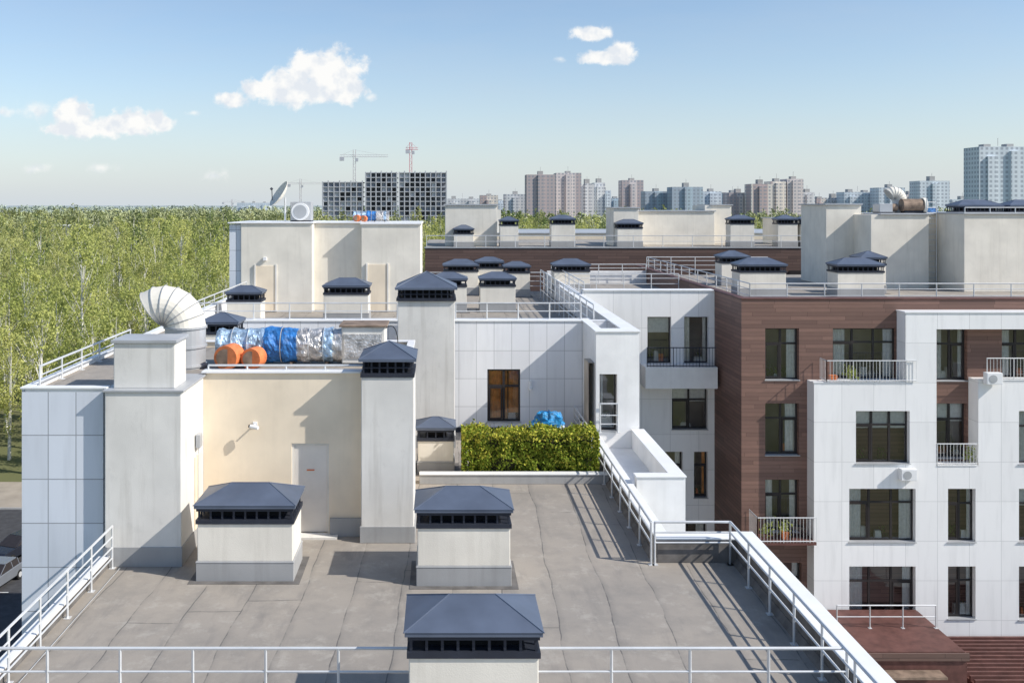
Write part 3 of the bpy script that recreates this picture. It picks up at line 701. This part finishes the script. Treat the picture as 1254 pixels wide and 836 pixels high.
# ------------------------------------------------------------------ far brown wing
fb = Obj('long_brown_building'); w = fb.part('walls','brown2'); w.box(-1.1,30,65,80,-26,-3.05)
rf = fb.part('roof','roof'); rf.box(-1.05,29.95,65.3,79.9,-3.05,-3.0)
k = fb.part('coping','copg'); k.box(-1.15,30,64.95,65.25,-3.049,-2.97)
w = fb.part('stair_houses','cream2',bevel=.02); w.box(.3,4.0,67,71,-3,-.1); w.box(14.4,20.1,69,73,-3,-.55); w.box(12.3,14.1,67,70,-3,-.3); w.box(19.8,21.8,70.5,74,-3,-.1); w.box(25,29,70,73,-3,-1.1)
k2 = fb.part('stair_house_coping','copg'); k2.box(.2,4.1,66.9,71.1,-.1,.0); k2.box(14.3,20.2,68.9,73.1,-.55,-.47); k2.box(12.2,14.2,66.9,70.1,-.3,-.22); k2.box(20.21,21.9,70.4,74,-.1,-.02); k2.box(24.9,29.1,69.9,73.1,-1.1,-1.02)
g = fb.part('window_glass','frame')
for i in range(9): g.box(1+i*3.3,2.3+i*3.3,64.93,64.999,-5.9,-4.6)
facade_rail = fb.part('railing','steel'); railing(facade_rail,(-1,65.5,-3),(29.9,65.5,-3),h=.8,rails=(.5,1.),sp=2)
fb.done()
for (cx, ww, h) in [(1.6,1.5,1.2),(4.8,1.4,1.8),(8.6,1.8,1.9),(13.3,1.9,1.6),(21.2,1.8,1.9),(24.4,1.5,1.9),(26,1.5,1.9),(28.2,1.5,1.9)]:
    vent(cx, 66, -3.0, ww, 1.2, h)
fb = Obj('rear_apartment_building'); fb.part('walls','cream').box(2,44,95,110,-26,-3.0); fb.part('coping','copg').box(1.9,44.1,94.9,110,-3.0,-2.9)
w = fb.part('stair_houses','cream2'); w.box(3,6.2,97,100,-2.9,-.6); fb.done()

# ------------------------------------------------------------------ ground, car park
def sheet(name, x0, x1, y0, y1, z, mat):
    o = Obj(name); o.part('surface', mat).quad((x0,y0,z),(x1,y0,z),(x1,y1,z),(x0,y1,z)); return o.done()
t = NT('meadow_ground'); p = t.pos(); x, y, z = t.sep(p)
c = t.mix(t.ramp(t.noise(p,.02,4),.3,.7),(.14,.15,.065),(.20,.19,.10)); c = t.mix(t.ramp(y,600,2500),c,(.34,.39,.39)); t.bsdf(c,.95,spec=.1); M['ground'] = t.m  # far ground pales to blue-grey: distance haze painted into its colour
sheet('ground', -15000, 15000, -300, 16000, -26, 'ground')
sheet('parking_asphalt', -45, -14, 30, 80, -25.996, 'asphalt')
o = Obj('parking_markings'); b = o.part('lines','paint')
for i in range(12): b.quad((-34,44+i*2.7,-25.992),(-29,44+i*2.7,-25.992),(-29,44.12+i*2.7,-25.992),(-34,44.12+i*2.7,-25.992))
o.done()
o = Obj('kerb'); o.part('stones','concrete').box(-45,-14,80,80.2,-26,-25.86); o.done()
sheet('sandy_path', -60, -14, 80.2, 88, -25.995, 'sand')

def car(x, y, rot, col, name='parked_car'):
    m = simple('car_paint', col, .25, .3, .03, 1, .5)
    o = Obj(name, (x, y, -25.99)); b = o.part('body', m, bevel=.05)
    prof = [(-2.15,.35),(-2.2,.75),(-2.05,1.0),(-1.55,1.08),(.85,1.02),(1.9,.88),(2.2,.65),(2.18,.35)]
    W = .88; b.rings([[(px, -W, pz) for px, pz in prof], [(px, W, pz) for px, pz in prof]], True)
    cab = [(-1.75,1.05),(-1.35,1.46),(.05,1.5),(1.0,1.02)]
    g = o.part('windows', 'frame', bevel=.03); g.rings([[(px, -W*(1. if pz < 1.2 else .8)+.04, pz) for px, pz in cab],[(px, W*(1. if pz < 1.2 else .8)-.04, pz) for px, pz in cab]], True)
    r = o.part('roof', m, bevel=.02); r.box(-1.3,.0,-W*.8+.06,W*.8-.06,1.47,1.53)
    for xx in (-1.35,-.6,.0):
        for s_ in (-1,1): r.tube((xx,s_*(W*.8-.03),1.48),(xx+(0.9 if xx==0. else 0),s_*(W-.03),1.04),.03,5)
    t = o.part('tyres', 'rubber'); h = o.part('hubs', 'steel')
    for xx in (-1.35,1.35):
        for s_ in (-1,1):
            t.tube((xx,s_*.72,.33),(xx,s_*.91,.33),.33,18); h.tube((xx,s_*.9,.33),(xx,s_*.925,.33),.19,12)
    l = o.part('headlights','framew'); l.box(2.1,2.2,-.8,-.5,.66,.78); l.box(2.1,2.2,.5,.8,.66,.78)
    l = o.part('tail_lights','orange'); l.box(-2.2,-2.1,-.8,-.55,.78,.95); l.box(-2.2,-2.1,.55,.8,.78,.95)
    o.part('number_plates','framew').box(2.18,2.23,-.25,.25,.45,.56)
    o.done(math.radians(rot))
car(-31.4, 69.5, 250, (.03,.035,.05)); car(-30.3, 64.0, 262, (.25,.27,.3)); car(-33.5, 59, 265, (.5,.5,.5)); car(-26, 50, 90, (.3,.05,.04))

# ------------------------------------------------------------------ trees
def mesh_from(name, bufs):
    V = []; F = []; mi = []; mats = []
    for k, b in enumerate(bufs):
        o = len(V); V += b.v; F += [tuple(i+o for i in f) for f in b.f]; mi += [k]*len(b.f); mats.append(M[b.mat])
    me = bpy.data.meshes.new(name); me.from_pydata(V, [], F)
    for m in mats: me.materials.append(m)
    me.polygons.foreach_set('material_index', mi); me.update(); return me
def tree_bufs(rr, H, W, leaf, nclump=46, nleaf=24, ls=.32, ox=0, oy=0, b1=None, b2=None):
    b1 = b1 or Buf('bark'); b2 = b2 or Buf(leaf)
    lean = Vector((rr.uniform(-.5,.5), rr.uniform(-.5,.5), H*.93)); base = Vector((ox,oy,0))
    b1.tube(base, base+lean*.55, H*.014+.03, 5, H*.009); b1.tube(base+lean*.55, base+lean, H*.009, 4, .02)
    for _ in range(nclump):
        f = rr.random()**.8; z = H*(.18+.82*f); prof = W*math.sin(math.pi*min(1, (.12+.88*(1-f))**.75))*.9+.15
        a = rr.uniform(0, 6.283); q = prof*rr.uniform(.3, 1.1); c = base+Vector((math.cos(a)*q, math.sin(a)*q, z))
        if rr.random() < .45: b1.tube(base+lean*(z/H*.8), c, .045, 3, .012, False)
        cr = rr.uniform(.45, .95)*W*.34; out = Vector((math.cos(a), math.sin(a), .7))
        for _ in range(nleaf):
            g_ = Vector((rr.gauss(0,1), rr.gauss(0,1), rr.gauss(0,1)))
            p = c+Vector((g_.x*cr*.55, g_.y*cr*.55, g_.z*cr*.95)); s = ls*rr.uniform(.5,1.1)
            n = (g_.normalized()*.7+out*.4+Vector((rr.gauss(0,.7), rr.gauss(0,.7), rr.gauss(0,.7)))).normalized(); u = n.orthogonal().normalized(); v = n.cross(u)
            b2.quad(p-u*s, p-v*s*.7, p+u*s, p+v*s*.7)
    return b1, b2
TM = []
for i in range(8):
    rr = random.Random(40+i); TM.append(mesh_from('tree_mesh', tree_bufs(rr, rr.uniform(11,17), rr.uniform(1.6,2.9), 'leafd' if i == 5 else 'leaf', 50, 32, .155 if i % 2 else .18)))
TB = []
for i in range(5):
    rr = random.Random(60+i); TB.append(mesh_from('belt_tree_mesh', tree_bufs(rr, rr.uniform(11,17), rr.uniform(2.2,3.6), 'leafd' if i in (2,) else 'leaf', 30, 20, .32)))
G2 = []
for i in range(4):
    rr = random.Random(80+i); b1 = Buf('bark'); b2 = Buf('leaffar' if i else 'leafd')
    for k in range(13): tree_bufs(rr, rr.uniform(9,16), rr.uniform(2.4,4.), '', 16, 10, .75, rr.uniform(-17,17), rr.uniform(-17,17), b1, b2)
    G2.append(mesh_from('grove_mesh', (b1, b2)))
G3 = []
for i in range(3):
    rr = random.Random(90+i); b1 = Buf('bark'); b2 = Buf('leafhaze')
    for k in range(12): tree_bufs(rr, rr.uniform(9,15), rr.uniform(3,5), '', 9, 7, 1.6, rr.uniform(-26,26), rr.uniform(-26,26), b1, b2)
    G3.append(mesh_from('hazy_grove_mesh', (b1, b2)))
def forest(name, meshes, y0, y1, sp, xl, xr, ok, s0=.8, s1=1.2):
    e = bpy.data.objects.new(name, None); COL.objects.link(e); rr = random.Random(len(name)); n = 0
    y = y0
    while y < y1:
        x = xl(y)
        while x < xr(y):
            px, py = x+rr.uniform(-.5,.5)*sp, y+rr.uniform(-.5,.5)*sp
            if ok(px, py):
                o = bpy.data.objects.new('tree', rr.choice(meshes)); COL.objects.link(o); o.parent = e
                o.location = (px, py, -26); s = rr.uniform(s0, s1); o.scale = (s, s, s*rr.uniform(.85,1.2)); o.rotation_euler = (0,0,rr.uniform(0,6.28)); n += 1
            x += sp
        y += sp
    print(name, n)
forest('birch_forest', TM, 91, 230, 5.0, lambda y: -.60*y, lambda y: -.17*y, lambda x, y: N.noise(Vector((x*.03,y*.03,0))) > -.4, .65, 1.2)
forest('mixed_forest_belt', TB, 232, 470, 7.6, lambda y: -.56*y, lambda y: .60*y, lambda x, y: N.noise(Vector((x*.012,y*.012,3))) > -.3 and (x < -.18*y or y > 330), .8, 1.3)
forest('distant_forest', G2, 475, 1150, 34, lambda y: -.55*y, lambda y: .62*y, lambda x, y: N.noise(Vector((x*.004,y*.004,7))) > -.4, .9, 1.3)
forest('horizon_forest', G3, 1165, 2500, 62, lambda y: -.53*y, lambda y: .62*y, lambda x, y: True, .9, 1.4)

# ------------------------------------------------------------------ skyline (metres: x0, x1, height, distance)
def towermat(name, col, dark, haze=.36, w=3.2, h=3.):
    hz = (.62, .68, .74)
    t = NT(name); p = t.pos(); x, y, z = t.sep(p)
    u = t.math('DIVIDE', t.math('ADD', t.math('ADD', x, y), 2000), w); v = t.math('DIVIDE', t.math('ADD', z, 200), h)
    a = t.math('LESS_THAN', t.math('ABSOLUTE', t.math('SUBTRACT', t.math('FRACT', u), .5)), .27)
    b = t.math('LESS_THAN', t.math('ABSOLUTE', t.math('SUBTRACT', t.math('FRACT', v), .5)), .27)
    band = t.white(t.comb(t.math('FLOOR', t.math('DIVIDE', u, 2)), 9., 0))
    mixh = lambda c: tuple(c[i]*(1-haze)+hz[i]*haze for i in range(3))  # blends distance haze into wall and window colours
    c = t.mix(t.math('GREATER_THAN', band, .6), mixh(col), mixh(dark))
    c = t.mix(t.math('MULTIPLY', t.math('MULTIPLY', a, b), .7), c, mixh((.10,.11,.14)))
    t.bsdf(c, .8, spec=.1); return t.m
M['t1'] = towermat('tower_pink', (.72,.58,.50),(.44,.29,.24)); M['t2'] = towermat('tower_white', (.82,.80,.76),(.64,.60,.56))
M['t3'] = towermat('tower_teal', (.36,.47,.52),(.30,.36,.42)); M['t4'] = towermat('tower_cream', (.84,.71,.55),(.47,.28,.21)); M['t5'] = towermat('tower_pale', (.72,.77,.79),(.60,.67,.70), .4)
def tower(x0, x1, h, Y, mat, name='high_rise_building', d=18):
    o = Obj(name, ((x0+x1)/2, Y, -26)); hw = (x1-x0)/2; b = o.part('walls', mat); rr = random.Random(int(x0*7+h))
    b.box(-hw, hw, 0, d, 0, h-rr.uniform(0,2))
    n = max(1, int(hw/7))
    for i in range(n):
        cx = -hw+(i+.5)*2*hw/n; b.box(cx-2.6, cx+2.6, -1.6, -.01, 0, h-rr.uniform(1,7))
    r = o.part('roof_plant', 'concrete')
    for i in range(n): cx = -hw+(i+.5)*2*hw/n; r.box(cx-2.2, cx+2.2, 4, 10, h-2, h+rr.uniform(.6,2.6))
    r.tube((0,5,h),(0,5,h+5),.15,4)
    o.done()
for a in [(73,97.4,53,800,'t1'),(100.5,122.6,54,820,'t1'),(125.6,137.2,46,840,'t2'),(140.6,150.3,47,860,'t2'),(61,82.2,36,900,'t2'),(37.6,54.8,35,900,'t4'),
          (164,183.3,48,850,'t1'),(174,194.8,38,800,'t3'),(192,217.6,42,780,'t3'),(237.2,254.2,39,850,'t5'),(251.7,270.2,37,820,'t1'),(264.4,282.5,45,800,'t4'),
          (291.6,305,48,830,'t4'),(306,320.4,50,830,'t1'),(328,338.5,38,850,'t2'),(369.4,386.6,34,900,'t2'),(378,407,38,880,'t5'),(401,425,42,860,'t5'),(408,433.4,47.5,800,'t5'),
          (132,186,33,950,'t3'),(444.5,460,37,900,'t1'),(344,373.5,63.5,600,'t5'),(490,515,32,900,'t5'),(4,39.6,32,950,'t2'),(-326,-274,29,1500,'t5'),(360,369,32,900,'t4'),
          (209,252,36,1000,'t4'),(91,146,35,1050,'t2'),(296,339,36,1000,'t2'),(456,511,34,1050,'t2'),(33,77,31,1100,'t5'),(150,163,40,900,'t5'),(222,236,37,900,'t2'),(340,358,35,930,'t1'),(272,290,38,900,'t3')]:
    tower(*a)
M['cfr'] = simple('raw_concrete_hazy', (.50,.51,.53), .9); M['cdk'] = simple('open_floor_dark', (.22,.24,.28), .9)
o = Obj('building_under_construction', (0,600,-26)); b = o.part('slabs','cfr'); c = o.part('columns','cfr'); d_ = o.part('infill','cdk')
rr = random.Random(6)
for (x0,x1,n) in [(-48.5,-28,15),(-27,3.7,15),(-76,-50,13)]:
    for f in range(n+1): b.box(x0,x1,0,16,f*3.05,f*3.05+.55)
    m = int((x1-x0)/3.4)
    for i in range(m+1):
        xx = x0+(x1-x0-.6)*i/m; c.box(xx,xx+.7,-.1,.5,0,n*3.05+(1.5 if i%2 else .8))
    for f in range(n):
        for i in range(m):
            if rr.random() < (.35 if x0 > -49 else .75): xx = x0+(x1-x0)*i/m; (d_ if rr.random() < .6 else b).box(xx+.7,xx+3.3,.8,1.0,f*3.05+.55,f*3.05+3.0)
    d_.box(x0+.2,x1-.2,7,8,0,n*3.05)
o.done()
def crane(x, H, a, c, Y, mat, name='tower_crane'):
    o = Obj(name, (x, Y, -26)); b = o.part('mast', mat)
    for dx in (-.8,.8):
        for dy in (-.8,.8): b.box(dx-.14,dx+.14,dy-.14,dy+.14,0,H)
    z = 0
    while z < H-3: b.tube((-.8,-.8,z),(.8,-.8,z+2),.1,4); b.tube((.8,-.8,z+2),(-.8,-.8,z+4),.1,4); z += 4
    jb = o.part('jib', mat); zz = H-5
    for (yy, z2) in ((-.6,0),(.6,0),(0,1.4)): jb.box(a,c,yy-.12,yy+.12,zz+z2,zz+z2+.22)
    n = int(abs(c-a)/1.8)
    for i in range(n): xx = a+(c-a)*i/n; jb.tube((xx,-.6,zz),(xx+.9,0,zz+1.4),.08,4); jb.tube((xx+.9,0,zz+1.4),(xx+1.8,-.6,zz),.08,4)
    jb.tube((0,0,H),(c*.8,0,zz+1.4),.08,4); jb.tube((0,0,H),(a*.9,0,zz+1.4),.08,4)
    o.part('counterweight','cfr').box(a,a+3,-1,1,zz-2.5,zz) if abs(a) < abs(c) else o.part('counterweight','cfr').box(c-3,c,-1,1,zz-2.5,zz)
    o.part('cab','cfr').box(.9,2.6,-1,1,zz-3,zz-.8); o.done()
M['crw'] = simple('crane_paint_pale', (.60,.57,.56), .6); M['crr'] = simple('crane_paint_red', (.65,.16,.20), .6)
crane(-59, 63, -10, 23, 640, 'crw'); crane(-20.6, 68, -3.5, 5, 640, 'crr'); crane(-134.6, 50, -12.5, 21, 900, 'crw'); crane(-311.6, 33.5, -14.6, 19.5, 1400, 'crw')
o = Obj('forest_warehouse', (-158,400,-26)); o.part('walls','t2').box(-6,6,0,10,0,16.5); o.part('roof','cop').box(-6.3,6.3,-.3,10.3,16.5,17.0); o.part('annexe','cop').box(-11,-6.4,2,9,0,15.6); o.done()

# ------------------------------------------------------------------ world, sun, camera
EL, AZ = math.radians(39), math.radians(20)   # azimuth measured from +X towards the viewer side
W = bpy.data.worlds.new('World'); scene.world = W; W.use_nodes = True; nt = W.node_tree; nt.nodes.clear()
class WN(NT):
    def __init__(s, t): s.t = t
t = WN(nt)
out = t.n('ShaderNodeOutputWorld'); bg = t.n('ShaderNodeBackground'); bg.inputs['Strength'].default_value = .135
sky = t.n('ShaderNodeTexSky', sky_type='NISHITA'); sky.sun_disc = False
sky.sun_elevation = EL; sky.sun_rotation = math.radians(90)+AZ; sky.altitude = 100; sky.air_density = 1.; sky.dust_density = .5; sky.ozone_density = 2.5
tc = t.n('ShaderNodeTexCoord').outputs['Generated']; x, y, z = t.sep(tc)
yy = t.math('MAXIMUM', y, .02); u = t.math('DIVIDE', x, yy); v = t.math('DIVIDE', z, yy)
uv = t.comb(u, v, 0.)
# cumulus field: (azimuth tangent, elevation tangent, half width, half height) x 1000
def field(blobs, base, amp, nz, sm):
    dmin = None
    for (cu, cv, ru, rv) in blobs:
        s = t.n('ShaderNodeVectorMath', operation='SUBTRACT'); t.l(uv, s.inputs[0]); s.inputs[1].default_value = (cu/1000, cv/1000, 0)
        m = t.n('ShaderNodeVectorMath', operation='MULTIPLY'); t.l(s.outputs[0], m.inputs[0]); m.inputs[1].default_value = (1000/ru, 1000/rv, 0)
        L = t.n('ShaderNodeVectorMath', operation='LENGTH'); t.l(m.outputs[0], L.inputs[0])
        dmin = L.outputs['Value'] if dmin is None else t.math('SMOOTH_MIN', dmin, L.outputs['Value'], .25)
    dens = t.math('ADD', t.math('SUBTRACT', base, dmin), t.math('MULTIPLY', t.math('SUBTRACT', nz, .5), amp))
    a = t.n('ShaderNodeMapRange'); a.interpolation_type = 'SMOOTHSTEP'; t.l(dens, a.inputs[0]); a.inputs[1].default_value = 0; a.inputs[2].default_value = sm
    return a.outputs[0], dens
n1 = t.noise(uv, 55, 6, .6, .2); n2 = t.noise(uv, 45, 3, .55)
A1, D1 = field([(-118,138,38,28),(-163,124,36,21),(-190,122,24,12),(-222,111,17,10),(-143,146,22,18),(-102,126,22,20),(-126,120,44,14),
    (-393,96,22,18),(-387,80,34,11),(-326,87,36,15),(-350,83,24,13),(-304,87,18,12),(174,156,30,8),(191,161,18,13),(161,182,22,9)], 1.15, 1.7, n1, .5)
A2, D2 = field([(-435,100,28,12),(-468,98,18,7),(127,154,8,5),(-242,30,18,9),(-264,97,11,5),(-75,113,9,6),(-430,37,20,8),(-361,39,22,8)], 1.0, 2.2, n1, 1.3)
fwd = t.math('GREATER_THAN', y, .05)
al = t.math('MULTIPLY', t.math('MAXIMUM', t.math('MULTIPLY', A1, .97), t.math('MULTIPLY', A2, .85)), fwd)
veil = t.noise(t.vscale(uv, (2.2, 9, 1)), 1.3, 5, .62)
al2 = t.math('MULTIPLY', t.math('MULTIPLY', t.ramp(veil, .42, .8), .18), fwd)
ccol = t.mix(t.ramp(n2, .40, .56), (5.9, 6.2, 6.6), (7.4, 7.35, 7.2))
grade = t.n('ShaderNodeHueSaturation'); grade.inputs['Saturation'].default_value = 1.05; grade.inputs['Value'].default_value = 1.15; t.l(sky.outputs[0], grade.inputs['Color'])
zc = t.math('MAXIMUM', z, 0.)
hz = t.math('MULTIPLY', t.math('POWER', 2.718, t.math('MULTIPLY', zc, -10.)), .95)
c = t.mix(hz, grade.outputs[0], (4.75, 5.2, 5.6))
c = t.mix(al2, c, (4.6,4.9,5.3)); c = t.mix(al, c, ccol)
t.l(c, bg.inputs[0]); t.l(bg.outputs[0], out.inputs[0])

sl = bpy.data.lights.new('sun', 'SUN'); sl.energy = 5.0; sl.angle = math.radians(.5); sl.color = (1, .95, .88)
so = bpy.data.objects.new('sun', sl); COL.objects.link(so)
dirn = Vector((math.cos(EL)*math.cos(AZ), -math.cos(EL)*math.sin(AZ), math.sin(EL)))
so.rotation_euler = dirn.to_track_quat('Z', 'Y').to_euler(); so.location = dirn*50

cd = bpy.data.cameras.new('camera'); cd.sensor_width = 36; cd.lens = 36*1150/1254; cd.shift_x = 87/1254; cd.shift_y = -168/1254
cd.clip_start = .1; cd.clip_end = 40000
co = bpy.data.objects.new('camera', cd); COL.objects.link(co); co.location = (0,0,0); co.rotation_euler = (math.radians(90),0,0)
scene.camera = co
